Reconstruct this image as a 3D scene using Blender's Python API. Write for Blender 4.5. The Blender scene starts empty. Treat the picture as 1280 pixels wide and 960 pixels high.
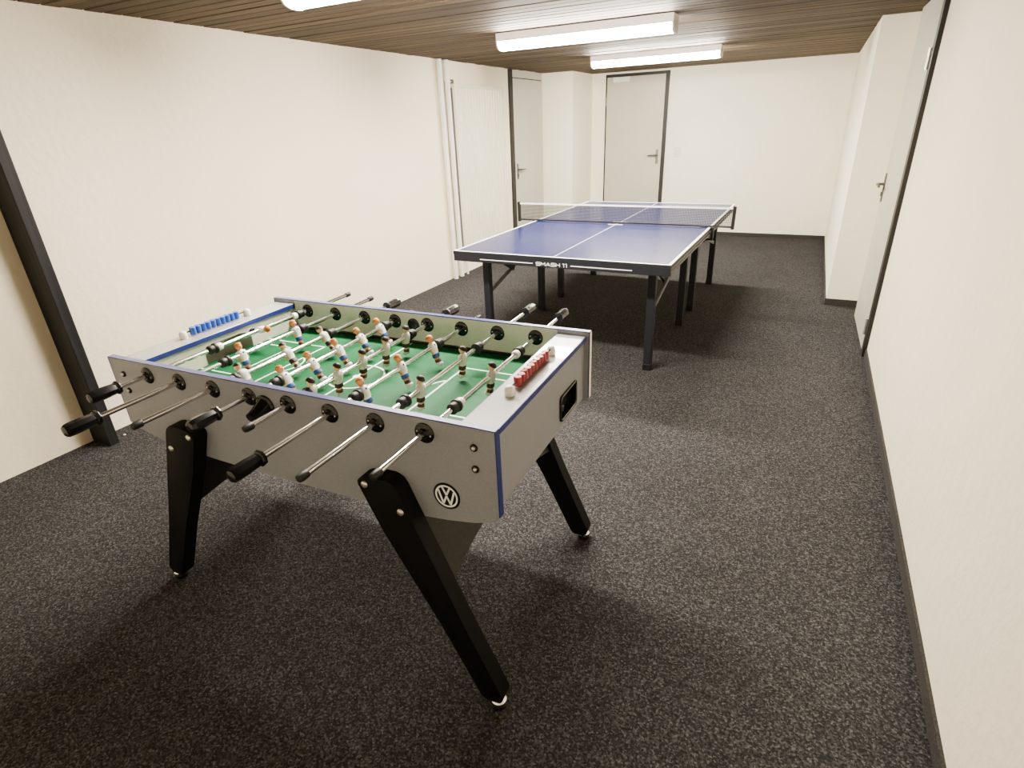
import bpy, bmesh, math, random
from mathutils import Vector, Matrix
random.seed(7)
PI = math.pi
SC = bpy.context.scene
COL = SC.collection

# ------------------------------------------------------------------ materials
def mat(name, color, rough=0.5, metal=0.0, spec=0.5, coat=0.0, noise=None, bump=None, emit=None):
    """noise=(scale, amount, detail): colour mottling;  bump=(scale, strength, distance)"""
    m = bpy.data.materials.new(name); m.use_nodes = True
    nt = m.node_tree; b = nt.nodes['Principled BSDF']
    c = (color[0], color[1], color[2], 1)
    b.inputs['Base Color'].default_value = c
    b.inputs['Roughness'].default_value = rough
    b.inputs['Metallic'].default_value = metal
    b.inputs['Specular IOR Level'].default_value = spec
    b.inputs['Coat Weight'].default_value = coat
    if emit:
        b.inputs['Emission Color'].default_value = (emit[0], emit[1], emit[2], 1)
        b.inputs['Emission Strength'].default_value = emit[3]
    tc = nt.nodes.new('ShaderNodeTexCoord')
    def tex(sc, det):
        n = nt.nodes.new('ShaderNodeTexNoise'); n.inputs['Scale'].default_value = sc
        n.inputs['Detail'].default_value = det
        nt.links.new(tc.outputs['Object'], n.inputs['Vector']); return n
    if noise:
        n = tex(noise[0], noise[2] if len(noise) > 2 else 3)
        r = nt.nodes.new('ShaderNodeValToRGB')
        a = noise[1]
        r.color_ramp.elements[0].position = .3; r.color_ramp.elements[1].position = .7
        r.color_ramp.elements[0].color = tuple(x*(1-a) for x in color)+(1,)
        r.color_ramp.elements[1].color = tuple(min(1, x*(1+a)) for x in color)+(1,)
        nt.links.new(n.outputs['Fac'], r.inputs['Fac'])
        nt.links.new(r.outputs['Color'], b.inputs['Base Color'])
    if bump:
        n = tex(bump[0], 4)
        bp = nt.nodes.new('ShaderNodeBump'); bp.inputs['Strength'].default_value = bump[1]
        bp.inputs['Distance'].default_value = bump[2]
        nt.links.new(n.outputs['Fac'], bp.inputs['Height'])
        nt.links.new(bp.outputs['Normal'], b.inputs['Normal'])
    return m

def wall_mat(name, color):
    m = mat(name, color, .75, spec=.25)
    nt = m.node_tree; b = nt.nodes['Principled BSDF']
    tc = nt.nodes.new('ShaderNodeTexCoord')
    n1 = nt.nodes.new('ShaderNodeTexNoise'); n1.inputs['Scale'].default_value = 1.1; n1.inputs['Detail'].default_value = 5
    r = nt.nodes.new('ShaderNodeValToRGB')
    r.color_ramp.elements[0].position = .3; r.color_ramp.elements[1].position = .75
    r.color_ramp.elements[0].color = tuple(x*f for x, f in zip(color, (.95, .945, .93)))+(1,)
    r.color_ramp.elements[1].color = tuple(color)+(1,)
    n2 = nt.nodes.new('ShaderNodeTexNoise'); n2.inputs['Scale'].default_value = 26; n2.inputs['Detail'].default_value = 6
    n3 = nt.nodes.new('ShaderNodeTexVoronoi'); n3.inputs['Scale'].default_value = 5.5
    n4 = nt.nodes.new('ShaderNodeTexNoise'); n4.inputs['Scale'].default_value = 3; n4.inputs['Detail'].default_value = 3
    ad = nt.nodes.new('ShaderNodeMath'); ad.operation = 'MULTIPLY_ADD'; ad.inputs[1].default_value = .5
    bp = nt.nodes.new('ShaderNodeBump'); bp.inputs['Strength'].default_value = .55; bp.inputs['Distance'].default_value = .012
    for t in (n1, n2, n3, n4): nt.links.new(tc.outputs['Object'], t.inputs['Vector'])
    nt.links.new(n1.outputs['Fac'], r.inputs['Fac']); nt.links.new(r.outputs['Color'], b.inputs['Base Color'])
    nt.links.new(n2.outputs['Fac'], ad.inputs[0]); nt.links.new(n4.outputs['Fac'], ad.inputs[2])
    nt.links.new(ad.outputs[0], bp.inputs['Height']); nt.links.new(bp.outputs['Normal'], b.inputs['Normal'])
    return m

def carpet_mat():
    m = mat('carpet_loop', (.06, .055, .052), .95, spec=.1)
    nt = m.node_tree; b = nt.nodes['Principled BSDF']
    tc = nt.nodes.new('ShaderNodeTexCoord')
    v = nt.nodes.new('ShaderNodeTexVoronoi'); v.inputs['Scale'].default_value = 200
    n = nt.nodes.new('ShaderNodeTexNoise'); n.inputs['Scale'].default_value = 95; n.inputs['Detail'].default_value = 5
    n.inputs['Roughness'].default_value = .75
    big = nt.nodes.new('ShaderNodeTexNoise'); big.inputs['Scale'].default_value = 2.2; big.inputs['Detail'].default_value = 4
    for t in (v, n, big): nt.links.new(tc.outputs['Object'], t.inputs['Vector'])
    r = nt.nodes.new('ShaderNodeValToRGB')
    e = r.color_ramp.elements
    e[0].position = .0; e[0].color = (.0130, .0124, .0130, 1)
    e[1].position = 1.; e[1].color = (.265, .253, .260, 1)
    k = e.new(.45); k.color = (.0485, .0465, .0480, 1)
    k = e.new(.70); k.color = (.094, .0910, .0930, 1)
    sep = nt.nodes.new('ShaderNodeSeparateColor')
    nt.links.new(v.outputs['Color'], sep.inputs[0])
    mx = nt.nodes.new('ShaderNodeMath'); mx.operation = 'MULTIPLY_ADD'
    mx.inputs[1].default_value = .55
    sc = nt.nodes.new('ShaderNodeMath'); sc.operation = 'MULTIPLY'; sc.inputs[1].default_value = .5
    nt.links.new(n.outputs['Fac'], sc.inputs[0])
    nt.links.new(sep.outputs[0], mx.inputs[0]); nt.links.new(sc.outputs[0], mx.inputs[2])
    nt.links.new(mx.outputs[0], r.inputs['Fac'])
    mul = nt.nodes.new('ShaderNodeMix'); mul.data_type = 'RGBA'; mul.blend_type = 'MULTIPLY'; mul.inputs['Factor'].default_value = .45
    r2 = nt.nodes.new('ShaderNodeValToRGB')
    r2.color_ramp.elements[0].position = .3; r2.color_ramp.elements[0].color = (.7, .68, .66, 1)
    r2.color_ramp.elements[1].position = .7; r2.color_ramp.elements[1].color = (1, 1, 1, 1)
    nt.links.new(big.outputs['Fac'], r2.inputs['Fac'])
    nt.links.new(r.outputs['Color'], mul.inputs['A']); nt.links.new(r2.outputs['Color'], mul.inputs['B'])
    nt.links.new(mul.outputs['Result'], b.inputs['Base Color'])
    bp = nt.nodes.new('ShaderNodeBump'); bp.inputs['Strength'].default_value = .9; bp.inputs['Distance'].default_value = .006
    nt.links.new(mx.outputs[0], bp.inputs['Height']); nt.links.new(bp.outputs['Normal'], b.inputs['Normal'])
    return m

def wood_mat(name, c0, c1, axis_scale=(1.5, 60, 30), rough=.68):
    m = mat(name, c0, rough, spec=.4)
    nt = m.node_tree; b = nt.nodes['Principled BSDF']
    tc = nt.nodes.new('ShaderNodeTexCoord')
    mp = nt.nodes.new('ShaderNodeMapping'); mp.inputs['Scale'].default_value = axis_scale
    n = nt.nodes.new('ShaderNodeTexNoise'); n.inputs['Scale'].default_value = 1; n.inputs['Detail'].default_value = 6
    n.inputs['Distortion'].default_value = .6
    r = nt.nodes.new('ShaderNodeValToRGB')
    r.color_ramp.elements[0].position = .3; r.color_ramp.elements[0].color = c0+(1,)
    r.color_ramp.elements[1].position = .72; r.color_ramp.elements[1].color = c1+(1,)
    nt.links.new(tc.outputs['Object'], mp.inputs['Vector']); nt.links.new(mp.outputs['Vector'], n.inputs['Vector'])
    nt.links.new(n.outputs['Fac'], r.inputs['Fac']); nt.links.new(r.outputs['Color'], b.inputs['Base Color'])
    bp = nt.nodes.new('ShaderNodeBump'); bp.inputs['Strength'].default_value = .15; bp.inputs['Distance'].default_value = .003
    nt.links.new(n.outputs['Fac'], bp.inputs['Height']); nt.links.new(bp.outputs['Normal'], b.inputs['Normal'])
    return m

def vary_boards(m, pitch):
    nt = m.node_tree; b = nt.nodes['Principled BSDF']; src = b.inputs['Base Color'].links[0].from_socket
    tc = nt.nodes.new('ShaderNodeTexCoord'); sp = nt.nodes.new('ShaderNodeSeparateXYZ')
    mm = nt.nodes.new('ShaderNodeMath'); mm.operation = 'MULTIPLY_ADD'; mm.inputs[1].default_value = 1/pitch; mm.inputs[2].default_value = 3.95/pitch
    fl = nt.nodes.new('ShaderNodeMath'); fl.operation = 'FLOOR'
    wn = nt.nodes.new('ShaderNodeTexWhiteNoise'); wn.noise_dimensions = '1D'
    mr = nt.nodes.new('ShaderNodeMapRange'); mr.inputs['To Min'].default_value = .62; mr.inputs['To Max'].default_value = 1.2
    mx = nt.nodes.new('ShaderNodeMix'); mx.data_type = 'RGBA'; mx.blend_type = 'MULTIPLY'; mx.inputs['Factor'].default_value = 1
    nt.links.new(tc.outputs['Object'], sp.inputs[0]); nt.links.new(sp.outputs[1], mm.inputs[0]); nt.links.new(mm.outputs[0], fl.inputs[0])
    nt.links.new(fl.outputs[0], wn.inputs['W']); nt.links.new(wn.outputs['Value'], mr.inputs['Value'])
    nt.links.new(src, mx.inputs['A']); nt.links.new(mr.outputs['Result'], mx.inputs['B'])
    nt.links.new(mx.outputs['Result'], b.inputs['Base Color'])

def net_mat():
    m = bpy.data.materials.new('net_cord'); m.use_nodes = True
    nt = m.node_tree; b = nt.nodes['Principled BSDF']; out = nt.nodes['Material Output']
    b.inputs['Base Color'].default_value = (.012, .014, .02, 1); b.inputs['Roughness'].default_value = .8
    tr = nt.nodes.new('ShaderNodeBsdfTransparent'); mix = nt.nodes.new('ShaderNodeMixShader')
    tc = nt.nodes.new('ShaderNodeTexCoord'); sp = nt.nodes.new('ShaderNodeSeparateXYZ')
    nt.links.new(tc.outputs['Object'], sp.inputs[0])
    outs = []
    for ax in (0, 2):
        a = nt.nodes.new('ShaderNodeMath'); a.operation = 'MULTIPLY'; a.inputs[1].default_value = 1/.009
        f = nt.nodes.new('ShaderNodeMath'); f.operation = 'FRACT'
        g = nt.nodes.new('ShaderNodeMath'); g.operation = 'LESS_THAN'; g.inputs[1].default_value = .27
        nt.links.new(sp.outputs[ax], a.inputs[0]); nt.links.new(a.outputs[0], f.inputs[0]); nt.links.new(f.outputs[0], g.inputs[0])
        outs.append(g)
    mx = nt.nodes.new('ShaderNodeMath'); mx.operation = 'MAXIMUM'
    nt.links.new(outs[0].outputs[0], mx.inputs[0]); nt.links.new(outs[1].outputs[0], mx.inputs[1])
    nt.links.new(mx.outputs[0], mix.inputs[0]); nt.links.new(tr.outputs[0], mix.inputs[1]); nt.links.new(b.outputs[0], mix.inputs[2])
    nt.links.new(mix.outputs[0], out.inputs['Surface'])
    return m

M = {}
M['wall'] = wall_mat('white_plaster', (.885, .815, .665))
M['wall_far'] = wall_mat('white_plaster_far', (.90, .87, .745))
M['carpet'] = carpet_mat()
M['skirting'] = mat('dark_skirting', (.045, .041, .038), .85, noise=(140, .5))
M['slat'] = wood_mat('stained_slat', (.060, .043, .029), (.165, .118, .076))
vary_boards(M['slat'], .098)
M['gap'] = mat('slat_gap', (.012, .009, .008), .9)
M['post'] = wood_mat('black_timber', (.009, .009, .010), (.024, .024, .027), (50, 50, 2), .6)
M['door'] = mat('grey_door_paint', (.51, .49, .41), .42, noise=(3, .03))
M['door_side'] = mat('grey_door_paint_side', (.50, .49, .43), .45, noise=(3, .03))
M['frame'] = mat('anthracite_frame', (.026, .025, .024), .5)
M['steel'] = mat('brushed_steel', (.24, .23, .21), .42, 1)
M['white'] = mat('white_enamel', (.82, .81, .77), .4)
M['side_shade'] = mat('painted_side_shade', (.16, .155, .145), .7)  # dark tone carries the shade on the radiator's open side
M['plate'] = mat('switch_plate', (.70, .69, .65), .4)
M['lining'] = mat('pale_grey_lining', (.66, .67, .60), .5, noise=(120, .04))
M['cream'] = mat('cream_radiator', (.74, .705, .585), .4, noise=(2, .03))
M['pipe'] = mat('painted_pipe', (.80, .78, .72), .5)
M['valve'] = mat('dark_valve', (.10, .095, .09), .4, .6)
M['lamp_body'] = mat('lamp_housing', (.80, .74, .72), .45)
M['lamp_glow'] = mat('lamp_diffuser', (.9, .9, .88), .5, emit=(1.0, .925, .815, 16.5))
# table football
M['laminate'] = mat('silver_laminate', (.285, .300, .340), .36, coat=.15, noise=(160, .045))
M['ledge'] = mat('pale_laminate', (.37, .365, .365), .27, spec=.5, coat=.6, noise=(160, .03))
M['inner'] = mat('pale_inner_wall', (.66, .66, .56), .5, noise=(40, .04))
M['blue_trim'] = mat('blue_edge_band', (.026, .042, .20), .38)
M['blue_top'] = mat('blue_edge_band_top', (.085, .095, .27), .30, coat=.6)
M['turf'] = mat('green_pitch', (.010, .118, .042), .6, spec=.2, noise=(14, .12))
M['line'] = mat('white_line', (.82, .85, .80), .5)
M['black'] = mat('black_plastic', (.010, .010, .011), .22, spec=.5, coat=.2)
M['rubber'] = mat('black_rubber', (.014, .013, .014), .5)
M['leg'] = mat('black_lacquer', (.0045, .0045, .005), .6, spec=.3, noise=(90, .2))
M['dark_grey'] = mat('dark_grey_board', (.020, .020, .021), .55, noise=(90, .2))
M['chrome'] = mat('chrome', (.74, .73, .715), .16, 1)
M['screw'] = mat('zinc_screw', (.72, .71, .66), .35, .8)
M['goal_dark'] = mat('goal_hole', (.004, .004, .004), .8)
M['goal_cup'] = mat('goal_rim', (.55, .54, .46), .5)
M['bead_blue'] = mat('blue_bead', (.030, .105, .46), .3, coat=.3)
M['bead_red'] = mat('red_bead', (.30, .026, .034), .3, coat=.4)
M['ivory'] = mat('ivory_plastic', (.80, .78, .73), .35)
M['skin'] = mat('player_skin', (.74, .36, .19), .5)
M['skin_pale'] = mat('player_skin_pale', (.66, .46, .30), .5)
M['shirt'] = mat('player_white', (.80, .79, .76), .45)
M['shirt_grey'] = mat('player_offwhite', (.62, .62, .55), .45)
M['shorts_blue'] = mat('player_blue', (.025, .075, .235), .5)
M['shorts_black'] = mat('player_dark', (.030, .016, .014), .5)
M['sock'] = mat('player_sock', (.085, .030, .018), .5)
M['hair_blond'] = mat('player_blond', (.50, .20, .045), .5)
M['hair_dark'] = mat('player_dark_hair', (.022, .014, .010), .5)
M['logo_black'] = mat('emblem_black', (.008, .010, .014), .3)
M['logo_white'] = mat('emblem_white', (.84, .86, .88), .4)
# table tennis
M['tt_blue'] = mat('blue_playing_surface', (.019, .025, .112), .22, spec=.36, noise=(5, .05))
M['tt_metal'] = mat('blue_black_steel', (.017, .018, .025), .5)
M['tt_rail'] = mat('grey_rail', (.19, .19, .20), .42, .2)
M['net'] = net_mat()

# ------------------------------------------------------------------ mesh helpers
def new_bm(): return bmesh.new()

def obj(name, bm, mats, parent=None, loc=(0, 0, 0), rot=(0, 0, 0), smooth=False, auto=None):
    me = bpy.data.meshes.new(name)
    bmesh.ops.recalc_face_normals(bm, faces=bm.faces[:])
    bm.to_mesh(me); bm.free()
    if not isinstance(mats, (list, tuple)): mats = [mats]
    for m in mats: me.materials.append(m)
    o = bpy.data.objects.new(name, me); COL.objects.link(o)
    o.location = loc; o.rotation_euler = rot
    if parent: o.parent = parent
    if smooth or auto:
        for p in me.polygons: p.use_smooth = True
    if auto:
        try:
            me.set_sharp_from_angle(angle=math.radians(auto))
        except Exception:
            pass
    return o

def link_mesh(name, me, parent, loc=(0, 0, 0), rot=(0, 0, 0)):
    o = bpy.data.objects.new(name, me); COL.objects.link(o)
    o.location = loc; o.rotation_euler = rot; o.parent = parent
    return o

def empty(name, label, cat, loc=(0, 0, 0), rz=0, group=None):
    o = bpy.data.objects.new(name, None); COL.objects.link(o)
    o.empty_display_size = .1
    o.location = loc; o.rotation_euler = (0, 0, rz)
    tag(o, label, cat, group); return o

def tag(o, label, cat, group=None):
    o['label'] = label; o['category'] = cat
    if group: o['group'] = group
    return o

def structure(o, label=None):
    o['kind'] = 'structure'
    if label: o['label'] = label
    return o

def box(bm, x0, x1, y0, y1, z0, z1, mi=0, bev=0, seg=2):
    vs = [bm.verts.new(p) for p in ((x0, y0, z0), (x1, y0, z0), (x1, y1, z0), (x0, y1, z0),
                                    (x0, y0, z1), (x1, y0, z1), (x1, y1, z1), (x0, y1, z1))]
    fs = [bm.faces.new([vs[i] for i in f]) for f in ((3, 2, 1, 0), (4, 5, 6, 7), (0, 1, 5, 4), (1, 2, 6, 5), (2, 3, 7, 6), (3, 0, 4, 7))]
    for f in fs: f.material_index = mi
    if bev > 0:
        es = list({e for f in fs for e in f.edges})
        r = bmesh.ops.bevel(bm, geom=es, offset=bev, segments=seg, profile=.5, affect='EDGES')
        for f in r['faces']: f.material_index = mi
    return vs

def prism(bm, poly, lo, hi, plane='xz', mi=0, bev=0):
    """extrude a 2-D polygon; plane 'xz' extrudes along y, 'xy' along z, 'yz' along x"""
    def P(a, b, c):
        return {'xz': (a, c, b), 'xy': (a, b, c), 'yz': (c, a, b)}[plane]
    A = [bm.verts.new(P(a, b, lo)) for a, b in poly]
    B = [bm.verts.new(P(a, b, hi)) for a, b in poly]
    n = len(poly); fs = [bm.faces.new(A), bm.faces.new(B)]
    for i in range(n):
        fs.append(bm.faces.new((A[i], A[(i+1) % n], B[(i+1) % n], B[i])))
    for f in fs: f.material_index = mi
    if bev > 0:
        es = list({e for f in fs[:2] for e in f.edges})
        r = bmesh.ops.bevel(bm, geom=es, offset=bev, segments=2, profile=.5, affect='EDGES')
        for f in r['faces']: f.material_index = mi
    return fs

AX = {'x': Matrix(((0, 0, 1), (1, 0, 0), (0, 1, 0))), 'y': Matrix(((1, 0, 0), (0, 0, 1), (0, -1, 0))), 'z': Matrix.Identity(3)}
def lathe(bm, prof, axis='z', at=(0, 0, 0), seg=20, mi=0, mis=None):
    """profile = [(radius, height)]; capped at both ends"""
    A = AX[axis]; at = Vector(at); rings = []
    for r, h in prof:
        rings.append([bm.verts.new(A @ Vector((r*math.cos(2*PI*k/seg), r*math.sin(2*PI*k/seg), h)) + at) for k in range(seg)])
    for i in range(len(rings)-1):
        for k in range(seg):
            f = bm.faces.new((rings[i][k], rings[i][(k+1) % seg], rings[i+1][(k+1) % seg], rings[i+1][k]))
            f.material_index = mis[i] if mis else mi
    f = bm.faces.new(rings[0]); f.material_index = mis[0] if mis else mi
    f = bm.faces.new(rings[-1]); f.material_index = mis[-1] if mis else mi

def tube(bm, pts, r, seg=10, mi=0):
    pts = [Vector(p) for p in pts]; rings = []
    for i, p in enumerate(pts):
        d = (pts[min(i+1, len(pts)-1)] - pts[max(i-1, 0)]).normalized()
        a = Vector((0, 0, 1)) if abs(d.z) < .9 else Vector((1, 0, 0))
        s = d.cross(a).normalized(); t = s.cross(d)
        rr = r[i] if isinstance(r, (list, tuple)) else r
        rings.append([bm.verts.new(p + s*rr*math.cos(2*PI*k/seg) + t*rr*math.sin(2*PI*k/seg)) for k in range(seg)])
    for i in range(len(rings)-1):
        for k in range(seg):
            f = bm.faces.new((rings[i][k], rings[i][(k+1) % seg], rings[i+1][(k+1) % seg], rings[i+1][k])); f.material_index = mi
    for e in (rings[0], rings[-1]):
        f = bm.faces.new(e); f.material_index = mi

def bar(bm, p, q, w, h, mi=0):
    """rectangular bar from p to q; w sideways (horizontal), h in the other direction"""
    p, q = Vector(p), Vector(q); d = (q-p).normalized()
    a = Vector((0, 0, 1)) if abs(d.z) < .95 else Vector((0, 1, 0))
    s = d.cross(a).normalized()*w/2; t = s.cross(d).normalized()*h/2
    A = [bm.verts.new(p+i*s+j*t) for i, j in ((-1, -1), (1, -1), (1, 1), (-1, 1))]
    B = [bm.verts.new(q+i*s+j*t) for i, j in ((-1, -1), (1, -1), (1, 1), (-1, 1))]
    fs = [bm.faces.new(A), bm.faces.new(B)]
    for i in range(4): fs.append(bm.faces.new((A[i], A[(i+1) % 4], B[(i+1) % 4], B[i])))
    for f in fs: f.material_index = mi

def rounded(poly, r, n=4):
    """round the corners of a polygon; r a number or one per corner"""
    out = []; m = len(poly)
    for i in range(m):
        rr = r[i] if isinstance(r, (list, tuple)) else r
        p = Vector(poly[i]); a = Vector(poly[i-1]); b = Vector(poly[(i+1) % m])
        if rr <= 0: out.append(tuple(p)); continue
        u = (a-p); v = (b-p); k = min(rr, u.length*.45, v.length*.45)
        s = p+u.normalized()*k; e = p+v.normalized()*k
        for j in range(n+1):
            t = j/n
            out.append(tuple(s*(1-t)**2 + p*2*t*(1-t) + e*t*t))
    return out

def stroke(bm, a, b, w, frame, t0=0, t1=.001, mi=0):
    """flat stroke from a to b (2-D), frame(x, y, t) -> 3-D"""
    a, b = Vector(a), Vector(b); d = (b-a).normalized(); n = Vector((-d.y, d.x))*w/2
    q = [a-n, b-n, b+n, a+n]
    A = [bm.verts.new(frame(p.x, p.y, t0)) for p in q]; B = [bm.verts.new(frame(p.x, p.y, t1)) for p in q]
    fs = [bm.faces.new(A), bm.faces.new(B)]+[bm.faces.new((A[i], A[(i+1) % 4], B[(i+1) % 4], B[i])) for i in range(4)]
    for f in fs: f.material_index = mi

def annulus(bm, r0, r1, frame, t0, t1, a0=0, a1=2*PI, seg=48, mi=0):
    full = abs(a1-a0-2*PI) < 1e-6
    n = seg if full else seg+1
    R = []
    for k in range(n):
        a = a0+(a1-a0)*k/seg; c, s = math.cos(a), math.sin(a)
        R.append([bm.verts.new(frame(r*c, r*s, t)) for r, t in ((r0, t0), (r1, t0), (r1, t1), (r0, t1))])
    for k in range(seg):
        p, q = R[k], R[(k+1) % n]
        for i in range(4):
            f = bm.faces.new((p[i], p[(i+1) % 4], q[(i+1) % 4], q[i])); f.material_index = mi
    if not full:
        for e in (R[0], R[-1]):
            f = bm.faces.new(e); f.material_index = mi

# ------------------------------------------------------------------ the room
XL, XR, XF = -1.268, 2.711, 2.470      # left wall, right wall, right wall beyond the return
YN, YJ, YB = -3.95, 2.138, 5.296        # behind the camera, return, far wall
HC = 2.164
PX, PY = -.82, 4.50                    # corner pier

def slab(name, x0, x1, y0, y1, z0, z1, m):
    bm = new_bm(); box(bm, x0, x1, y0, y1, z0, z1)
    return structure(obj(name, bm, m))

slab('floor', XL-.15, XR+.15, YN-.15, YB+.15, -.1, 0, M['carpet'])
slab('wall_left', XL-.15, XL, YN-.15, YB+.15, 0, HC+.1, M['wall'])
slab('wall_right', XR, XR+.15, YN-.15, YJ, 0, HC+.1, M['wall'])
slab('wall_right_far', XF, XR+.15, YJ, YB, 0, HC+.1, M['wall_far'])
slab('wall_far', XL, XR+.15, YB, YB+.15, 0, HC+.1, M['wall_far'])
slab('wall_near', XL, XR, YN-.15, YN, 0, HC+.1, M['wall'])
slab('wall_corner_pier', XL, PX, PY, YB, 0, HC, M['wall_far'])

bm = new_bm()                          # boarded ceiling: boards across the room, shadow gaps between
y = YN; rnd = random.Random(3)
box(bm, XL, XR, YN, YB, HC+.022, HC+.1, 1)
while y < YB:
    w = .098
    dz = rnd.uniform(0, .004)
    box(bm, XL, XR, y, min(y+w-.009, YB), HC+dz, HC+.02+dz, 0, .003, 1)
    y += w
structure(obj('ceiling', bm, [M['slat'], M['gap']]))

def skirting(name, x0, x1, y0, y1, h):
    bm = new_bm(); box(bm, x0, x1, y0, y1, 0, h, 0)
    return structure(obj(name, bm, M['skirting']))
skirting('baseboard_right', XR-.010, XR, YN, .9015, .058)
skirting('baseboard_return', XF-.010, XR, YJ-.010, YJ, .055)
skirting('baseboard_right_far', XF-.010, XF, YJ, YB, .045)
skirting('baseboard_far', .300, XF, YB-.010, YB, .045)
skirting('baseboard_pier', PX, PX+.010, PY, YB, .045)

# ------------------------------------------------------------------ doors
def lever_handle(parent, plate, frame, length, name='handle'):
    """frame(a, b, c): a along the lever, b up, c out of the leaf"""
    bm = new_bm()
    def fb(a0, a1, b0, b1, c0, c1):
        vs = [bm.verts.new(frame(a, b, c)) for a, b, c in ((a0, b0, c0), (a1, b0, c0), (a1, b1, c0), (a0, b1, c0), (a0, b0, c1), (a1, b0, c1), (a1, b1, c1), (a0, b1, c1))]
        for f in ((3, 2, 1, 0), (4, 5, 6, 7), (0, 1, 5, 4), (1, 2, 6, 5), (2, 3, 7, 6), (3, 0, 4, 7)): bm.faces.new([vs[i] for i in f])
    fb(-.018, .018, -plate*.62, plate*.38, 0, .008)
    tube(bm, [frame(0, 0, .004), frame(0, 0, .03), frame(.004, 0, .045), frame(.02, 0, .05), frame(length*.6, -.002, .05), frame(length, -.006, .047)], [.010, .010, .011, .0105, .009, .008], 10)
    fb(-.008, .008, -plate*.42, -plate*.28, .008, .016)
    return obj(name, bm, M['steel'], parent, auto=40)

# door_1: in the left wall, beyond the radiator
d = bpy.data.objects.new('door_1', None); COL.objects.link(d); d.location = (XL, 4.03, 0); structure(d, 'grey flush door in the left wall between radiator and corner pier')
bm = new_bm(); box(bm, .0005, .012, -.455, .455, .006, 2.072, 0, .002, 1); obj('leaf', bm, M['door_side'], d)
bm = new_bm(); box(bm, .0005, .010, -.455, .455, 2.082, HC-.002); obj('top_panel', bm, M['door_side'], d)
bm = new_bm(); box(bm, .0003, .004, -.46, .46, 2.070, 2.085); box(bm, .0003, .022, -.545, -.459, 0, HC-.001); obj('frame', bm, M['frame'], d)
lever_handle(d, .19, lambda a, b, c: (.012+c, -.375+a, 1.02+b), .15)

# door_2: in the far wall
d = bpy.data.objects.new('door_2', None); COL.objects.link(d); d.location = (-.17, YB, 0); structure(d, 'grey flush door in the far wall behind the table tennis table')
bm = new_bm(); box(bm, -.425, .395, -.030, -.0005, .006, 2.098, 0, .003, 1); obj('leaf', bm, M['door'], d)
bm = new_bm()
box(bm, .395, .445, -.026, 0, 0, 2.138); box(bm, -.445, -.427, -.018, 0, 0, 2.138); box(bm, -.445, .445, -.024, 0, 2.102, 2.138)
obj('frame', bm, M['frame'], d)
lever_handle(d, .19, lambda a, b, c: (.340-a, -.030-c, 1.085+b), .125)
bm = new_bm(); box(bm, -.335, -.095, -.037, -.0301, 2.036, 2.098, 0, .002, 1); o = obj('closer_plate', bm, M['white'], d); o['label'] = 'pale plate at the top of the door'
for z in (1.80,):
    bm = new_bm(); lathe(bm, [(.009, z-.055), (.009, z+.055)], 'z', (-.436, -.026, 0), 10); obj('hinge', bm, M['steel'], d, auto=40)

# door_3: in the right wall, hinged on the near side, standing just proud of the wall
d = bpy.data.objects.new('door_3', None); COL.objects.link(d); d.location = (XR-.0005, .988, 0); d.rotation_euler = (0, 0, math.radians(.78)); structure(d, 'grey flush door in the right wall next to the wall return')
bm = new_bm(); box(bm, -.0175, -.0005, 0, .868, .004, 2.158, 0, .004, 2); obj('leaf', bm, M['door'], d)
lever_handle(d, .20, lambda a, b, c: (-.0175-c, .790-a, 1.045+b), .125)
for z in (.19, 1.80):
    bm = new_bm(); lathe(bm, [(.010, z-.055), (.010, z-.018), (.0085, z-.017), (.0085, z+.017), (.010, z+.018), (.010, z+.055)], 'z', (-.029, .004, 0), 10)
    obj('hinge', bm, M['screw'], d, auto=40)
bm = new_bm(); box(bm, XR-.024, XR-.0002, .902, .9855, 0, HC-.001); o = obj('trim_1', bm, M['frame']); structure(o, 'dark jamb of the right-hand door')
# ------------------------------------------------------------------ black post on the left wall
bm = new_bm(); box(bm, XL+.001, -1.100, -1.982, -1.930, .0, HC-.001, 0, .003, 1)
o = obj('timber_post', bm, M['post']); tag(o, 'black square-edged timber post standing floor to ceiling against the left wall', 'post')
bm = new_bm(); rr = random.Random(5)
ring = rounded([(-.007, -.004), (.006, -.006), (.008, .004), (-.004, .006)], .002, 2)
prism(bm, ring, 0.0, .003, 'xy'); o = obj('paper_scrap', bm, M['white'], loc=(-1.165, -1.865, .0)); tag(o, 'tiny white scrap on the carpet beside the black post', 'scrap')

# ------------------------------------------------------------------ radiator and pipes
r = empty('radiator', 'tall cream panel radiator with vertical ribs on the left wall', 'radiator', (XL+.003, 2.63, .30))
bm = new_bm(); y0, y1, n = -.53, .56, 18
pts = []
for k in range(n):
    a = y0+(y1-y0)*k/n; w = (y1-y0)/n
    pts += [(a+.12*w, .082), (a+.62*w, .082), (a+.72*w, .070), (a+.98*w, .070)]
poly = [(a, b) for a, b in pts]
poly = [(y0, .060)] + poly + [(y1, .073), (y1, .060)]
A = [bm.verts.new((b, a, 0)) for a, b in poly]; B = [bm.verts.new((b, a, 1.62)) for a, b in poly]
bm.faces.new(A); bm.faces.new(B)
for i in range(len(A)): bm.faces.new((A[i], A[(i+1) % len(A)], B[(i+1) % len(A)], B[i]))
obj('front_panel', bm, M['cream'], r)
bm = new_bm(); box(bm, .0, .088, y0-.003, y1+.003, 1.62, 1.655, 0, .004, 2); obj('top_cover', bm, M['cream'], r)
bm = new_bm(); prism(bm, rounded([(0, 0), (.080, 0), (.080, 0+.0), (.060, .028), (0, .028)], .0, 3), 0, 1.62, 'xy'); o = obj('side_cover', bm, M['cream'], r, loc=(0, y1, 0))
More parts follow.
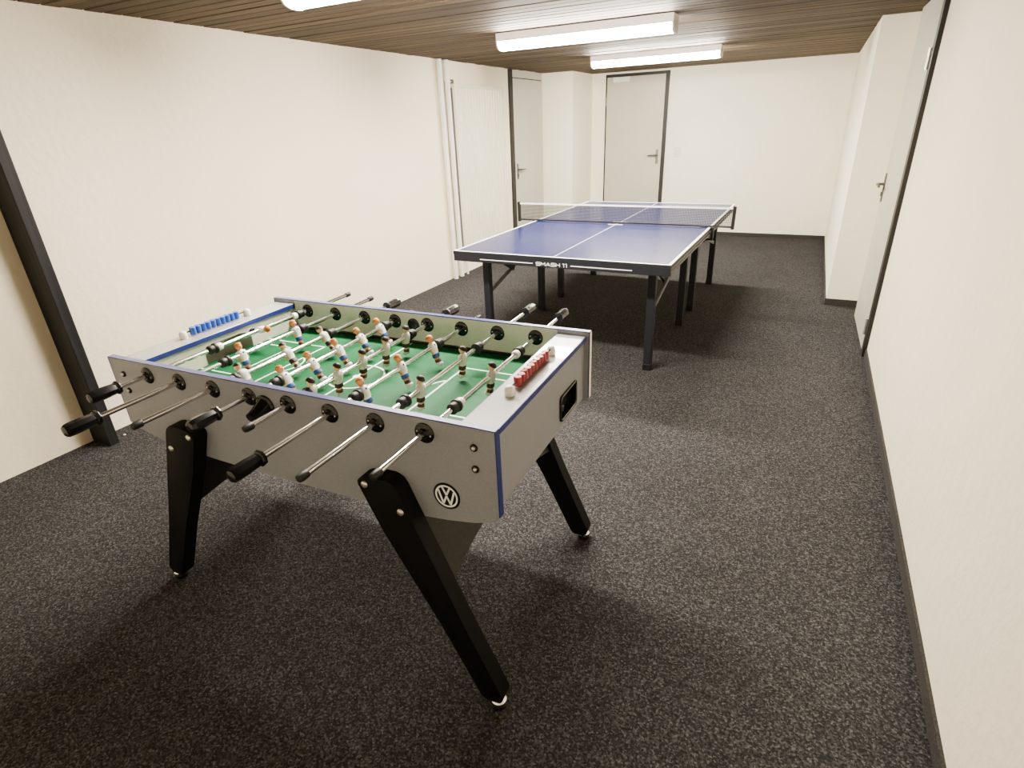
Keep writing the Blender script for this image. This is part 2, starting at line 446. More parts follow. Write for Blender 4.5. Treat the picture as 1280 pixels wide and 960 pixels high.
bm = new_bm(); box(bm, .004, .0595, y0-.002, y0+.004, .01, 1.615); obj('open_side_shade', bm, M['side_shade'], r)  # dark sheet on the open side, its shade put into the colour
bm = new_bm(); box(bm, .012, .048, y0+.006, y1-.002, .02, 1.60); obj('back_panel', bm, M['cream'], r)
for yy in (-.3, .3):
    bm = new_bm(); box(bm, .0, .014, yy-.02, yy+.02, .10, 1.5); obj('wall_bracket', bm, M['white'], r)
bm = new_bm(); tube(bm, [(.050, -.5480, 1.672), (.050, -.535, 1.672), (.050, -.515, 1.672)], .010, 10)
obj('supply_pipe', bm, M['pipe'], r, auto=40)
bm = new_bm(); lathe(bm, [(.014, 0), (.024, .004), (.024, .03), (.018, .036)], 'z', (.050, -.520, 1.6555), 14); obj('valve', bm, M['valve'], r, auto=40)
bm = new_bm(); tube(bm, [(.052, -.525, .02), (.052, -.525, -.06), (.052, -.49, -.10), (.052, .30, -.10), (.052, .34, -.07), (.052, .34, .02)], .013, 10)
tube(bm, [(.052, -.47, -.10), (.052, -.47, -.2), (.052, -.47, -.2995)], .013, 10)
obj('return_pipe', bm, M['pipe'], r, auto=40)
bm = new_bm(); box(bm, .076, .090, .50, .525, .58, .76, 0, .003, 1); obj('heat_meter', bm, M['white'], r)
for i, (yy, rr_) in enumerate(((1.925, .026), (2.052, .026))):
    bm = new_bm(); tube(bm, [(XL+.040, yy, .0), (XL+.040, yy, 1.0), (XL+.040, yy, HC-.002)], rr_, 16)
    lathe(bm, [(rr_+.003, 1.975), (rr_+.003, 1.992)], 'z', (XL+.040, yy, 0), 16, 1)
    box(bm, XL, XL+.04, yy-.008, yy+.008, 1.977, 1.990, 1)
    o = obj('heating_pipe', bm, [M['pipe'], M['white']], auto=40)
    tag(o, ['white heating pipe on the left wall, the one further from the radiator', 'white heating pipe running up right beside the radiator'][i], 'pipe', 'heating riser pipes')

# ------------------------------------------------------------------ wall switch, ceiling fitting
s = empty('light_switch', 'white square light switch plate beside the far door', 'switch', (.452, YB, 1.115))
bm = new_bm(); box(bm, -.045, .045, -.010, 0, -.065, .065, 0, .004, 2); obj('plate', bm, M['plate'], s)
bm = new_bm(); lathe(bm, [(.020, .0), (.020, .004), (.017, .005)], 'y', (0, -.0155, .03), 18); obj('rocker', bm, M['ivory'], s, auto=40)
bm = new_bm(); lathe(bm, [(.019, .0), (.019, .004), (.016, .005)], 'y', (0, -.0155, -.025), 18); lathe(bm, [(.004, 0), (.004, .002)], 'y', (-.006, -.0165, -.025), 8, 1); lathe(bm, [(.004, 0), (.004, .002)], 'y', (.006, -.0165, -.025), 8, 1)
obj('socket', bm, [M['ivory'], M['valve']], s, auto=40)
bm = new_bm(); box(bm, -1.01, -.90, 2.045, 2.075, HC-.006, HC+.004, 0, .002, 1)
o = obj('ceiling_clip', bm, M['valve']); tag(o, 'small dark strip on the ceiling boards above the heating pipes', 'fitting')

# ------------------------------------------------------------------ fluorescent lamps
def lamp(y, label, x0=.597):
    L = empty('fluorescent_lamp', label, 'lamp', (x0, y, HC), 0, 'fluorescent ceiling lamps')
    x = .645
    bm = new_bm(); prism(bm, [(-.082, 0), (.082, 0), (.078, -.052), (-.078, -.052)], -x, x, 'yz'); obj('housing', bm, M['lamp_body'], L)
    bm = new_bm(); prism(bm, rounded([(-.066, -.052), (.066, -.052), (.068, -.088), (.030, -.106), (-.030, -.106), (-.068, -.088)], [0, 0, .03, .02, .02, .03], 4), -x+.012, x-.012, 'yz'); o = obj('diffuser', bm, M['lamp_glow'], L)
    for sx in (-1, 1):
        bm = new_bm(); prism(bm, rounded([(-.080, -.046), (.080, -.046), (.074, -.092), (.030, -.109), (-.030, -.109), (-.072, -.092)], [0, 0, .03, .02, .02, .03], 4), min(sx*x, sx*(x-.011)), max(sx*x, sx*(x-.011)), 'yz'); obj('end_cap', bm, M['white'], L)
    return L
lamp(.965, 'lit fluorescent batten lamp on the ceiling above the table tennis table')
lamp(3.060, 'lit fluorescent batten lamp on the ceiling nearest the far door')
lamp(-1.135, 'lit fluorescent batten lamp above the table football, cut by the top of the photo', .640)

# ------------------------------------------------------------------ table football
FC, FYAW = (.898, -2.058, 0), .0318
T = empty('table_football', 'silver-grey table football with blue edging on black splayed legs', 'table football', FC, FYAW)
HL, HW = .713, .370            # half length / half width
ZT, ZR, ZF = .908, .868, .788  # panel top, rod axis, pitch
# long side panels with a bowed lower edge
low = [(-.713, .668), (-.695, .652), (-.64, .637), (-.56, .621), (-.44, .608), (-.30, .601), (-.12, .598), (.12, .598), (.30, .599), (.46, .602), (.56, .613), (.64, .627), (.695, .645), (.713, .662)]
for s in (-1, 1):
    bm = new_bm()
    poly = low + [(.711, ZT-.002), (-.711, ZT-.002)]
    prism(bm, poly, min(s*HW, s*(HW-.020)), max(s*HW, s*(HW-.020)), 'xz')
    p = obj('side_panel', bm, M['laminate'], T)
    bm = new_bm(); box(bm, -.598, .598, min(s*(HW-.0203), s*(HW-.0212)), max(s*(HW-.0203), s*(HW-.0212)), ZF, ZT-.0025); o = obj('inner_lining', bm, M['lining'], p)
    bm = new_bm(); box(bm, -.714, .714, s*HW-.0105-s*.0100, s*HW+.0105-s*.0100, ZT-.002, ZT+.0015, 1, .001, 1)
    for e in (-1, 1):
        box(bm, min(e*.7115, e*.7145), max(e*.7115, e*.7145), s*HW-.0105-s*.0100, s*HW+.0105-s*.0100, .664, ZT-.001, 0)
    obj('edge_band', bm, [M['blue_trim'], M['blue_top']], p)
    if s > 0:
        bm = new_bm(); box(bm, .7146, .7155, HW-.0208, HW+.0002, .664, ZT-.004); o = obj('edge_glare', bm, M['ivory'], p); o['label'] = 'pale strip painting lamp glare on the edge band at the far right corner'  # lamp glare on the blue end band, put in as a pale strip
    for e in (-1, 1):
        for z in (.855, .795):
            bm = new_bm(); lathe(bm, [(.0100, 0), (.0100, .0035), (.0085, .005)], 'y', (0, 0, 0), 16, 0)
            lathe(bm, [(.0055, .005), (.0055, .0062), (.003, .0085), (.0008, .009)], 'y', (0, 0, 0), 12, 1)
            o = obj('bolt', bm, [M['black'], M['screw']], p, loc=(e*.655, s*HW, z), rot=(0, 0, 0 if s > 0 else PI), auto=50)
# end panels, ledges
for s in (-1, 1):
    bm = new_bm(); xa, xb = sorted((s*.675, s*.694))
    for y0, y1, z0, z1 in ((-HW+.0205, .114, .660, .8755), (.260, HW-.0205, .660, .8755), (.114, .260, .660, .687), (.114, .260, .767, .8755)): box(bm, xa, xb, y0, y1, z0, z1)
    p = obj('end_panel', bm, M['laminate'], T)
    bm = new_bm()
    sq = rounded([(-.078, -.045), (.078, -.045), (.078, .045), (-.078, .045)], .016, 4)
    f0 = lambda k: [(a*k, b*k) for a, b in sq]
    def ringv(poly, x): return [bm.verts.new((s*x, .187+a, .727+b)) for a, b in poly]
    R = [ringv(sq, .6945), ringv(sq, .7000), ringv([(a*.94, b*.90) for a, b in sq], .7010), ringv([(a*.90, b*.82) for a, b in sq], .6985), ringv([(a*.86, b*.76) for a, b in sq], .676)]
    for a, b in zip(R, R[1:]):
        for i in range(len(a)): bm.faces.new((a[i], a[(i+1) % len(a)], b[(i+1) % len(b)], b[i]))
    bm.faces.new(R[-1])
    box(bm, min(s*.676, s*.690), max(s*.676, s*.690), .150, .165, .700, .722, 0, .003, 1)
    obj('ball_return', bm, M['black'], p)
    bm = new_bm(); box(bm, min(s*.600, s*.7000), max(s*.600, s*.7000), -HW+.0205, HW-.0205, .8755, .893, 0, .0008, 1)
    p = obj('ledge', bm, M['ledge'], T)
    bm = new_bm()
    for x in (.5985, .7000): box(bm, min(s*x, s*(x+.0015)), max(s*x, s*(x+.0015)), -HW+.0205, HW-.0205, .8755, .8925)
    obj('edge_band', bm, M['blue_trim'], p)
    # inner goal wall with arched mouth
    arch = [(.105, ZF-.02), (.105, .826), (.098, .842), (.080, .852), (.055, .857), (-.055, .857), (-.080, .852), (-.098, .842), (-.105, .826), (-.105, ZF-.02)]
    bm = new_bm(); prism(bm, [(-HW+.0205, ZF-.02), (-HW+.0205, .8753), (HW-.0205, .8753), (HW-.0205, ZF-.02)] + arch, min(s*.606, s*.616), max(s*.606, s*.616), 'yz')
    w = obj('goal_wall', bm, M['inner'], T)
    bm = new_bm()
    pts = arch; n = len(pts)
    A = [bm.verts.new((s*.604, a, b)) for a, b in pts]; B = [bm.verts.new((s*.669, a*.93, ZF-.02+(b-ZF+.02)*.9)) for a, b in pts]
    for i in range(n-1): bm.faces.new((A[i], A[i+1], B[i+1], B[i]))
    bm.faces.new(B)
    obj('goal_cup', bm, M['goal_cup'], w)
# pitch
bm = new_bm(); box(bm, -.616, .616, -HW+.0205, HW-.0205, ZF-.012, ZF)
fr = lambda x, y, t: (x, y, ZF+t)
lw = .0065; t1 = .0007
stroke(bm, (-.004, -.348), (-.004, .348), lw, fr, 0, t1, 1)
annulus(bm, .092, .0985, lambda x, y, t: (-.004+x, -.003+y, ZF+t), .0, t1+.0001, mi=1)
annulus(bm, .0, .0125, lambda x, y, t: (-.004+x, -.003+y, ZF+t), .0, t1+.0002, mi=1, seg=24)
for s in (-1, 1):
    for hx, hy in ((.313, .188), (.440, .138)):
        stroke(bm, (s*hx, -hy-.003), (s*hx, hy+.003), lw, fr, 0, t1, 1)
        for q in (-1, 1): stroke(bm, (s*hx, q*hy), (s*.616, q*hy), lw, fr, 0, t1, 1)
    annulus(bm, .082, .0885, lambda x, y, t: (s*(.357-x), y, ZF+t), 0, t1, -1.03, 1.03, 24, 1)
P = obj('pitch', bm, [M['turf'], M['line']], T)
for s in (-1, 1):
    bm = new_bm(); box(bm, -.604, .604, min(s*.3375, s*.3493), max(s*.3375, s*.3493), ZF+.0004, ZF+.0085); obj('cushion_strip', bm, M['rubber'], P)
bm = new_bm(); box(bm, -.674, .674, -HW+.0205, HW-.0205, .664, .676); obj('base_board', bm, M['dark_grey'], T)

# splayed legs
legp = [(.313, .712), (.352, .728), (.426, .730), (.445, .708), (.472, .640), (.529, .499), (.606, .306), (.714, .058), (.708, .034), (.650, .029), (.528, .282), (.380, .556)]
legp = rounded(legp, [.016, .02, .02, .03, .0, .0, .0, .008, .012, .012, .0, .0], 4)
for su in (1, -1):
    for sv in (-1, 1):
        bm = new_bm()
        prism(bm, [(su*a, b) for a, b in legp], min(sv*.3705, sv*.4200), max(sv*.3705, sv*.4200), 'xz', 0, .0025)
        L = obj('leg', bm, M['leg'], T, auto=30)
        bm = new_bm(); lathe(bm, [(.022, .0), (.0235, .003), (.0235, .014), (.018, .017)], 'z', (su*.690, sv*.400, 0), 18, 0)
        lathe(bm, [(.018, .017), (.0225, .019), (.0230, .026), (.018, .031), (.010, .034), (.009, .052)], 'z', (su*.690, sv*.400, 0), 18, 1)
        obj('levelling_foot', bm, [M['rubber'], M['chrome']], L, auto=40)
        for a, b in ((.341, .703), (.447, .642)):
            bm = new_bm(); lathe(bm, [(.0105, 0), (.0098, .0028), (.006, .0048), (.0015, .0054)], 'y', (0, 0, 0), 16)
            obj('screw', bm, M['screw'], L, loc=(su*a, sv*.4198, b), rot=(0, 0, 0 if sv > 0 else PI), auto=50)
    # arched cross board between the two legs of one end, leaning with them
    bm = new_bm(); N = 20; ring = []
    out = lambda z: .473+(.587-z)*.4544
    inn = lambda z: .380+(.556-z)*.540
    for k in range(N+1):
        v = -.370+.740*k/N; zl = .398+.045*(1-(v/.370)**2)
        ring.append([bm.verts.new((su*x, v, z)) for x, z in ((out(.663)-.004, .663), (out(zl)-.004, zl), (inn(zl)+.004, zl), (inn(.663)+.004, .663))])
    for k in range(N):
        for i in range(4): bm.faces.new((ring[k][i], ring[k][(i+1) % 4], ring[k+1][(i+1) % 4], ring[k+1][i]))
    bm.faces.new(ring[0]); bm.faces.new(ring[-1])
    obj('cross_brace', bm, M['dark_grey'], T)

# round emblem on the front panel
bm = new_bm(); fe = lambda x, y, t: (.563+x, -HW-.0006-t, .691+y)
annulus(bm, 0, .0395, fe, 0, .001, seg=40, mi=0)
annulus(bm, .0285, .0335, fe, .0008, .0019, seg=40, mi=1)
E_ = .0300
for a, b in (((-.36, .86), (0, .12)), ((.36, .86), (0, .12)), ((-.78, .55), (-.36, -.80)), ((-.36, -.80), (0, .02)), ((0, .02), (.36, -.80)), ((.36, -.80), (.78, .55))):
    stroke(bm, (a[0]*E_, a[1]*E_), (b[0]*E_, b[1]*E_), .0056, fe, .0008, .0018, 1)
o = obj('round_emblem', bm, [M['logo_black'], M['logo_white']], T)

# ball throw-in cups
def cup(s, u, z):
    bm = new_bm()
    lathe(bm, [(.034, 0), (.034, .003), (.031, .0065), (.026, .008)], 'y', (0, 0, 0), 28)
    R = []
    n = 14
    for r, h, dz, cut in ((.026, .006, 0, 1), (.024, .020, -.001, .75), (.0205, .036, -.003, .45), (.018, .050, -.005, .2), (.0165, .058, -.006, .05)):
        for rr in (1.0,):
            R.append([bm.verts.new((r*math.cos(PI+PI*k/n), h, dz+r*math.sin(PI+PI*k/n)*(1 if True else 0)+0)) for k in range(n+1)] +
                     [bm.verts.new((r*math.cos(PI*k/n)*.999, h, dz+r*cut*math.sin(PI*k/n)+.0005)) for k in range(1, n)])
    for a, b in zip(R, R[1:]):
        for i in range(len(a)): bm.faces.new((a[i], a[(i+1) % len(a)], b[(i+1) % len(b)], b[i]))
    bm.faces.new(R[-1]); bm.faces.new(R[0])
    obj('ball_cup', bm, M['black'], T, loc=(u, s*HW, z), rot=(0, 0, 0 if s > 0 else PI), auto=35)
cup(-1, -.0225, .848)
bm = new_bm(); lathe(bm, [(.0265, 0), (.0265, .003), (.023, .005), (.0165, .0052), (.0160, .0030), (.002, .0028)], 'y', (0, 0, 0), 24)
obj('ball_inlet', bm, M['black'], T, loc=(.005, HW-.0200, .861), rot=(0, 0, PI), auto=35)

# score counters on the ledges
def counter(u, m, v0, v1, b0, b1, n=10):
    z = .893; bm = new_bm(); tube(bm, [(u, v0, z+.019), (u, v1, z+.019)], .0028, 10)
    S = obj('score_counter', bm, M['rubber'], T, auto=40)
    for v in (v0, v1):
        bm = new_bm(); lathe(bm, [(.0135, 0), (.0140, .010), (.0135, .019), (.0115, .0245), (.007, .0275), (.002, .0285)], 'z', (0, 0, 0), 18)
        obj('post', bm, M['ivory'], S, loc=(u, v, z), auto=40)
    bm = new_bm(); w = (b1-b0)/n
    lathe(bm, [(.0092, -.0140), (.0114, -.0125), (.0114, .0125), (.0098, .0140)], 'z', (0, 0, 0), 20)
    o = obj('bead', bm, m, S, loc=(u, b0+w*.5, z+.0175), auto=25)
    for k in range(1, n):
        q = o.copy(); COL.objects.link(q); q.parent = S
        q.location = (u, b0+w*(k+.5), z+.0175); q.rotation_euler = (0, .12*math.sin(k*2.1), 0)
counter(-.662, M['bead_blue'], -.130, .156, -.100, .115)
counter(.648, M['bead_red'], -.150, .160, -.106, .122)

# ------------------------------------------------------------------ rods and players
def player_mesh(kind):
    """one moulded figure, rod axis at the origin, +x = the way it faces, z up"""
    bm = new_bm(); n = 14
    # materials: 0 shirt 1 shorts 2 skin 3 hair 4 sock/boot
    S = [(-.068, .0085, .0066, .0050, 0), (-.062, .0115, .0130, .0030, 0), (-.0545, .0108, .0118, .0010, 0), (-.0535, .0100, .0092, 0, 4), (-.0455, .0108, .0090, -.0004, 4),
         (-.0445, .0094, .0074, -.0006, 2), (-.0375, .0106, .0082, -.0004, 2), (-.0365, .0140, .0110, 0, 1), (-.0225, .0132, .0104, 0, 1),
         (-.0210, .0120, .0096, 0, 0), (-.008, .0150, .0127, 0, 0), (.004, .0168, .0132, 0, 0), (.0125, .0152, .0107, 0, 0), (.0165, .0095, .0075, 0, 0),
         (.0180, .0058, .0055, 0, 2), (.0200, .0055, .0055, .0006, 2)]
    R = []
    for z, a, b, off, m in S:
        ring = []
        for k in range(n):
            t = 2*PI*k/n; c, s = math.cos(t), math.sin(t)
            e = .75
            ring.append(bm.verts.new((off+b*math.copysign(abs(c)**e, c), a*math.copysign(abs(s)**e, s), z)))
        R.append(ring)
    for i in range(len(R)-1):
        for k in range(n):
            f = bm.faces.new((R[i][k], R[i][(k+1) % n], R[i+1][(k+1) % n], R[i+1][k])); f.material_index = S[i+1][4] if S[i+1][4] != 2 or S[i][4] == 2 else S[i][4]
    f = bm.faces.new(R[0]); f.material_index = 0
    f = bm.faces.new(R[-1]); f.material_index = 2
    # arms close to the body
    for s in (-1, 1):
        tube(bm, [(0, s*.0135, .0125), (-.001, s*.0178, .006), (-.001, s*.0180, -.004)], [.0052, .0050, .0046], 8, 0)
        tube(bm, [(-.001, s*.0180, -.004), (.001, s*.0165, -.0125), (.0035, s*.0145, -.0195)], [.0038, .0036, .0034], 8, 2)
    # number disc on the chest
    lathe(bm, [(.0034, .0), (.0034, .0007)], 'x', (.0124, 0, .007), 8, 1)
    # head: face, nose, ears, hair
    hc = Vector((.0012, 0, .0295)); rx, ry, rz = .0118, .0108, .0124; U, V = 14, 10; G = []
    for j in range(V+1):
        ph = PI*j/V
        G.append([bm.verts.new(hc+Vector((rx*math.sin(ph)*math.cos(2*PI*k/U), ry*math.sin(ph)*math.sin(2*PI*k/U), -rz*math.cos(ph)))) for k in range(U)])
    for j in range(V):
        for k in range(U):
            f = bm.faces.new((G[j][k], G[j][(k+1) % U], G[j+1][(k+1) % U], G[j+1][k]))
            f.material_index = 2
    lathe(bm, [(.0026, 0), (.0018, .0022), (.0004, .0030)], 'x', (hc.x+rx-.0006, 0, hc.z-.0005), 8, 2)
    for s in (-1, 1):
        lathe(bm, [(.0013, 0), (.0013, .0006)], 'x', (hc.x+rx*.86, s*.0037, hc.z+.0022), 8, 3)
        lathe(bm, [(.0026, -.0012), (.0026, .0012)], 'y', (hc.x-.001, s*(ry+.0002), hc.z-.001), 8, 2)
    lathe(bm, [(.0016, 0), (.0016, .0005)], 'x', (hc.x+rx*.90, 0, hc.z-.0052), 8, 1)
    G = []
    for j in range(8):
        ph = PI*.5*j/7
        ring = []
        for k in range(U):
            t = 2*PI*k/U; c = math.cos(t)
            drop = .35+.55*max(0, -c)+.10*(1-abs(c))      # hair lower at the back
            pz = math.cos(PI*.5-ph*1.0)
            el = PI/2*(1-(1-j/7)*(1+.62*drop-.56))
            ring.append(bm.verts.new(hc+Vector((-.0006+(rx+.0028)*math.cos(el)*c, (ry+.0026)*math.cos(el)*math.sin(t), (rz+.0030)*math.sin(el)))))
        G.append(ring)
    for j in range(7):
        for k in range(U):
            f = bm.faces.new((G[j][k], G[j][(k+1) % U], G[j+1][(k+1) % U], G[j+1][k])); f.material_index = 3
    f = bm.faces.new(G[0]); f.material_index = 3
    bmesh.ops.recalc_face_normals(bm, faces=bm.faces[:])
    me = bpy.data.meshes.new('player_figure'); bm.to_mesh(me); bm.free()
    ms = (M['shirt'], M['shorts_blue'], M['skin'], M['hair_blond'], M['sock']) if kind == 'blond' else (M['shirt_grey'], M['shorts_black'], M['skin_pale'], M['hair_dark'], M['sock'])
    for m in ms: me.materials.append(m)
    for p in me.polygons: p.use_smooth = True
    try: me.set_sharp_from_angle(angle=math.radians(60))
    except Exception: pass
    return me
PM = {'blond': player_mesh('blond'), 'dark': player_mesh('dark')}

def part_mesh(name, fn, mats, auto=40):
    bm = new_bm(); fn(bm); bmesh.ops.recalc_face_normals(bm, faces=bm.faces[:])
    me = bpy.data.meshes.new(name); bm.to_mesh(me); bm.free()
    for m in mats: me.materials.append(m)
    for p in me.polygons: p.use_smooth = True
    try: me.set_sharp_from_angle(angle=math.radians(auto))
    except Exception: pass
    return me
def grip(bm):       # octagonal moulded grip, +y outwards
    lathe(bm, [(.0085, 0), (.0205, .001), (.0215, .005), (.0205, .0095), (.0165, .012), (.0172, .016), (.0188, .045), (.0190, .072), (.0180, .082), (.0150, .088), (.0085, .0895)], 'y', (0, 0, 0), 8)
GRIP = part_mesh('handle', grip, [M['black']], 28)
CAP = part_mesh('end_cap', lambda bm: lathe(bm, [(.0098, 0), (.0105, .002), (.0105, .020), (.0090, .026), (.004, .028)], 'y', (0, 0, 0), 14), [M['rubber']])
BUMP = part_mesh('bumper', lambda bm: lathe(bm, [(.0080, -.0165), (.0150, -.0160), (.0160, -.014), (.0160, -.004), (.0150, .000), (.0150, .005), (.0185, .007), (.0190, .0115), (.0180, .0145), (.0085, .0150)], 'y', (0, 0, 0), 20), [M['rubber']])
RING = part_mesh('stop_ring', lambda bm: lathe(bm, [(.0082, -.010), (.0128, -.0098), (.0138, -.007), (.0138, .008), (.0125, .0100), (.0082, .0102)], 'y', (0, 0, 0), 18), [M['ivory']])
BEAR = part_mesh('bearing', lambda bm: (lathe(bm, [(.0280, 0), (.0280, .0022), (.0262, .0040), (.0150, .0052), (.0135, .0085), (.0120, .0100), (.0085, .0100)], 'y', (0, 0, 0), 26),
                                        [lathe(bm, [(.0024, .004), (.0024, .0054), (.0008, .006)], 'y', (dx, 0, dz), 8, 1) for dx, dz in ((.019, .004), (-.019, -.004))]), [M['black'], M['screw']])

U0, PITCH = -.0056, .1494
RODS = [  # front end, back end, front handle?, tilt (deg, + = head towards the right-hand goal), players, (bumper v, direction), white rings
    (-.553, .619, True, 78, 'blond', [.096], [(-.127, 1), (.300, -1)], [-.100, .270]),
    (-.705, .594, True, -17, 'blond', [-.130, .125], [(-.200, 1), (.160, -1)], []),
    (-.620, .585, False, -36, 'dark', [-.258, -.068, .113], [(-.300, 1), (.150, -1)], []),
    (-.567, .470, True, -31, 'blond', [-.231, -.111, .017, .138, .254], [(-.266, 1), (.290, -1)], []),
    (-.522, .575, False, 5, 'dark', [-.278, -.163, -.043, .082, .204], [(-.305, 1), (.237, -1)], []),
    (-.694, .496, True, -19, 'blond', [-.226, -.039, .147], [(-.263, 1), (.184, -1)], []),
    (-.643, .686, False, 6, 'dark', [-.158, .090], [(-.244, 1), (.195, -1)], []),
    (-.578, .663, False, 8, 'dark', [-.001], [(-.222, 1), (.207, -1)], [-.194, .180]),
]
for i, (f, b, fh, tilt, team, pv, bumps, rings) in enumerate(RODS):
    u = U0+(i-3.5)*PITCH; a = math.radians(tilt)
    bm = new_bm(); tube(bm, [(0, f+.004, 0), (0, (f+b)/2, 0), (0, b-.004, 0)], .0076, 14)
    r = obj('rod', bm, M['chrome'], T, loc=(u, 0, ZR), rot=(0, a, 0), auto=40)
    if fh:
        link_mesh('handle', GRIP, r, (0, f+.0895, 0), (0, 0, PI)); link_mesh('end_cap', CAP, r, (0, b-.026, 0))
    else:
        link_mesh('handle', GRIP, r, (0, b-.0895, 0)); link_mesh('end_cap', CAP, r, (0, f+.026, 0), (0, 0, PI))
    for v in pv:
        o = link_mesh('player_figure', PM[team], r, (0, v, 0), (0, 0, 0 if team == 'blond' else PI))
        o['label'] = 'blond figure in white shirt and blue shorts' if team == 'blond' else 'dark-haired figure in off-white shirt and dark shorts'
    for v, dr in bumps: link_mesh('bumper', BUMP, r, (0, v, 0), (0, 0, 0 if dr > 0 else PI))
    for v in rings: link_mesh('stop_ring', RING, r, (0, v, 0))
    for s in (-1, 1):
        link_mesh('bearing', BEAR, T, (u, s*(HW+.0002), ZR), (0, 0, 0 if s > 0 else PI))
        link_mesh('bearing', BEAR, T, (u, s*(HW-.0202), ZR), (0, 0, PI if s > 0 else 0))

# ------------------------------------------------------------------ table tennis table
TY = -.01384; TL, TW, TH = 2.74, 1.525, .76
def rotz(x, y): return (x*math.cos(TY)-y*math.sin(TY), x*math.sin(TY)+y*math.cos(TY))
cx, cy = rotz(TW/2, TL/2)
K = empty('table_tennis_table', 'blue table tennis table with white lines on dark steel legs', 'table tennis table', (cx, cy, 0), TY)
hw, hl = TW/2, TL/2
for s in (-1, 1):
    bm = new_bm()
    y0, y1 = (-hl, -.004) if s < 0 else (.004, hl)
    box(bm, -hw, hw, y0, y1, TH-.022, TH-.0006, 1)
    bl = 0.0
    box(bm, -hw+.001, hw-.001, y0+.001, y1-.001, TH-.0006, TH, 0)
    ft = lambda x, y, t: (x, y, TH+t)
    lw = .020
    for q in (-1, 1): stroke(bm, (q*(hw-lw/2-.0005), y0+.0005), (q*(hw-lw/2-.0005), y1-.0005), lw, ft, -.0002, .0005, 2)
    ye = s*(hl-lw/2-.0005); stroke(bm, (-hw+.0005, ye), (hw-.0005, ye), lw, ft, -.0002, .0006, 2)
    stroke(bm, (0, y0), (0, y1-.001), .0042, ft, -.0002, .00045, 2)
    obj('tabletop', bm, [M['tt_blue'], M['tt_metal'], M['line']], K)
    # deep end apron and side rails
    bm = new_bm(); ya, yb = sorted((s*(hl-.001), s*(hl-.026))); box(bm, -hw+.001, hw-.001, ya, yb, TH-.069, TH-.0222, 0, .002, 1); E1 = obj('end_apron', bm, M['tt_metal'], K)
    for q in (-1, 1):
        bm = new_bm(); x0, x1 = sorted((q*(hw-.012), q*(hw-.040))); ya, yb = sorted((s*.012, s*(hl-.0265)))
        box(bm, x0, x1, ya, yb, TH-.058, TH-.0222, 0, .003, 1)
        xa, xb = sorted((q*(hw-.0115), q*(hw-.004))); box(bm, xa, xb, ya, yb, TH-.060, TH-.048, 0, .001, 1)
        obj('side_rail', bm, M['tt_rail'], K)
    bm = new_bm(); box(bm, -hw+.041, hw-.041, min(s*.012, s*.042), max(s*.012, s*.042), TH-.058, TH-.0222, 0, .002, 1); obj('cross_rail', bm, M['tt_metal'], K)
    if s < 0:
        fa = lambda x, z, t: (x-hw, -hl+.0008-t, z)
        bm = new_bm()
        stroke(bm, (.215, .7125), (.620, .7125), .0062, fa, 0, .0009, 0); stroke(bm, (.888, .7125), (1.292, .7125), .0062, fa, 0, .0009, 0)
        # wide block lettering drawn with strokes
        def word(x0, z0, h, glyphs):
            th = h*.23
            for ch, w in glyphs:
                G = {'S': [((w, 1), (.12, 1)), ((0, .93), (0, .57)), ((.0, .5), (w, .5)), ((w, .43), (w, .07)), ((w-.12, 0), (0, 0))],
                     'M': [((0, 0), (0, 1.05)), ((0, 1), (w/2, .35)), ((w/2, .35), (w, 1)), ((w, 1.05), (w, 0))],
                     'A': [((0, -.05), (w/2, 1.02)), ((w/2, 1.02), (w, -.05)), ((w*.24, .30), (w*.76, .30))],
                     'H': [((0, -.08), (0, 1.08)), ((w, -.08), (w, 1.08)), ((0, .5), (w, .5))],
                     '1': [((w*.02-.12, .98), (w*.62, .98)), ((w*.55, 1.06), (w*.55, -.08))], ' ': []}[ch]
                for a, b in G:
                    stroke(bm, (x0+a[0]*h, z0+a[1]*h), (x0+b[0]*h, z0+b[1]*h), th, fa, 0, .0009, 0)
                x0 += (w+.33)*h
        word(.645, .702, .0205, [('S', 1.38), ('M', 1.45), ('A', 1.4), ('S', 1.38), ('H', 1.28), (' ', .42), ('1', .60), ('1', .60)])
        o = obj('lettering', bm, M['white'], E1)
LEG = [(-.5975+0, -hl+.18), (-.62, -hl+1.17), (-.62, -hl+1.62), (-.62, -hl+2.56), (.618, -hl+.18), (.618, -hl+1.17), (.618, -hl+1.60), (.618, -hl+2.56)]
for x, y in LEG:
    bm = new_bm(); box(bm, x-.026, x+.026, y-.024, y+.024, .022, TH-.0585, 0, .003, 1); g = obj('leg', bm, M['tt_metal'], K)
    bm = new_bm(); box(bm, x-.0285, x+.0285, y-.0265, y+.0265, 0, .045, 0, .004, 2); obj('foot_cap', bm, M['rubber'], g)
for q in (-1, 1):
    for s in (-1, 1):
        x = -.605 if q < 0 else .625
        bm = new_bm(); bar(bm, (x-q*.0, s*(hl-.205), .42), (x, s*(hl-1.02), .640), .012, .030); bar(bm, (x, s*(hl-1.02), .640), (x, s*(hl-1.02), .702), .012, .030); obj('brace', bm, M['tt_rail'], K)
        bm = new_bm(); bar(bm, (x-q*.018, s*(hl-.24), .700), (x-q*.018, s*(hl-.58), .520), .016, .036); obj('folding_strut', bm, M['tt_metal'], K)
    for s in (-1, 1):
        pass
for y in (-hl+.18, hl-.18, -.20, .24):
    bm = new_bm(); box(bm, -.592, .592, y-.014, y+.014, TH-.105, TH-.0605, 0, .002, 1); obj('leg_crossbar', bm, M['tt_metal'], K)

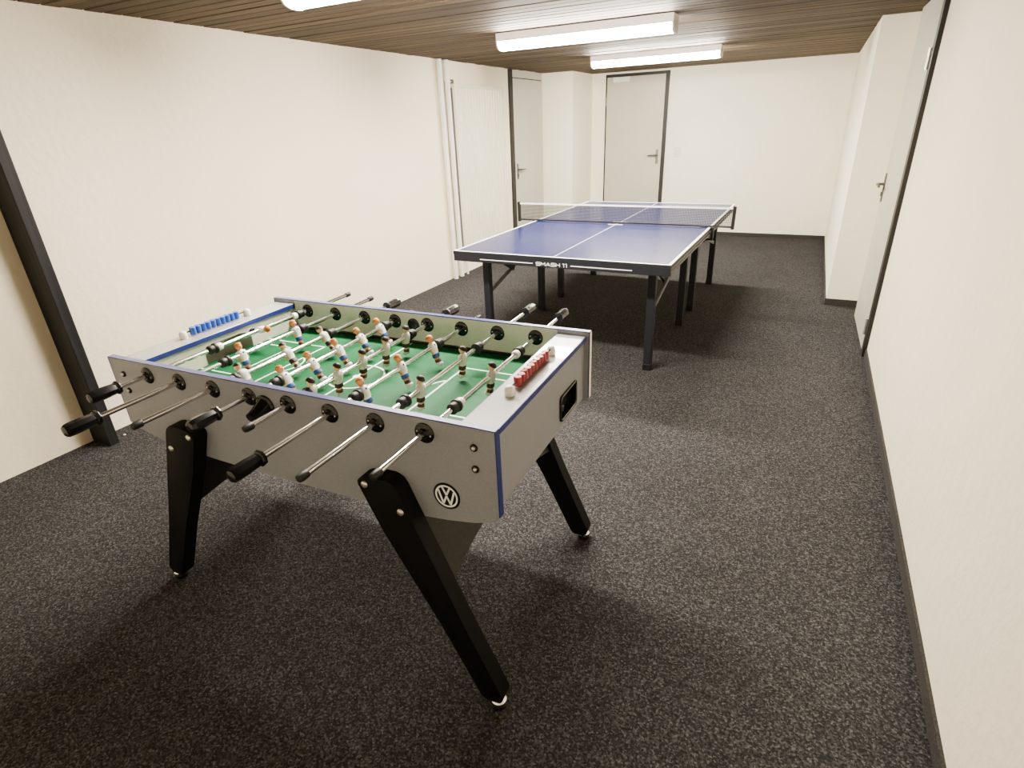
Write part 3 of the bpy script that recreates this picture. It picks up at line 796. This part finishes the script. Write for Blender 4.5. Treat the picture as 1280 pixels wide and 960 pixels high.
# net set, clamped on the table
N_ = empty('table_tennis_net', 'dark mesh net with white top tape clamped across the blue table', 'net', (cx, cy, TH), TY)
ne = hw+.1525
bm = new_bm()
vs = [bm.verts.new(p) for p in ((-ne, 0, .012), (ne, 0, .012), (ne, 0, .142), (-ne, 0, .142))]; bm.faces.new(vs)
obj('mesh', bm, M['net'], N_)
bm = new_bm(); box(bm, -ne, ne, -.0016, .0016, .139, .1525); obj('top_tape', bm, M['white'], N_)
bm = new_bm(); box(bm, -ne, ne, -.0014, .0014, .003, .014); obj('bottom_tape', bm, M['rubber'], N_)
for q in (-1, 1):
    bm = new_bm(); x = q*(ne+.004)
    prism(bm, rounded([(-.012, -.010), (.012, -.010), (.012, .160), (-.012, .160)], .004, 2), -.010, .010, 'xz', 0, .002)
    obj('post', bm, M['rubber'], N_, loc=(x, 0, 0), rot=(0, q*.015, 0))
    bm = new_bm()
    xa, xb = sorted((q*(hw-.085), q*(ne+.010))); box(bm, xa, xb, -.012, .012, .0009, .009, 0, .002, 1)
    xa, xb = sorted((q*(hw+.003), q*(hw+.022))); box(bm, xa, xb, -.018, .018, -.085, .0008, 0, .003, 1)
    xa, xb = sorted((q*(hw-.060), q*(hw+.021))); box(bm, xa, xb, -.014, .014, -.100, -.0852, 0, .002, 1)
    tube(bm, [(q*(hw-.045), 0, -.118), (q*(hw-.045), 0, -.0622)], .006, 10)
    obj('clamp', bm, M['tt_metal'], N_)
for y in (-.052, .068):
    bm = new_bm(); box(bm, -.062, .062, y-.006, y+.006, .0006, .003); obj('centre_strip', bm, M['white'], N_)  # short white strips across the centre line, either side of the net

# ------------------------------------------------------------------ camera
cam = bpy.data.cameras.new('camera'); co = bpy.data.objects.new('camera', cam); COL.objects.link(co)
right = Vector((.89481, .44471, -.03931)); up = Vector((-.15408, .39026, .90772)); fwd = Vector((-.41901, .80618, -.41774))
mt = Matrix((right, up, -fwd)).transposed().to_4x4(); mt.translation = Vector((2.1836, -3.3885, 1.5492))
co.matrix_world = mt
cam.sensor_fit = 'HORIZONTAL'; cam.sensor_width = 36; cam.lens = 19.7687
cam.clip_start = .02; cam.clip_end = 60
SC.camera = co

w = bpy.data.worlds.new('world'); SC.world = w; w.use_nodes = True
w.node_tree.nodes['Background'].inputs['Color'].default_value = (.9, .87, .82, 1)
w.node_tree.nodes['Background'].inputs['Strength'].default_value = .05
SC.view_settings.view_transform = 'AgX'
SC.view_settings.look = 'AgX - Medium High Contrast'
SC.view_settings.exposure = 3.7
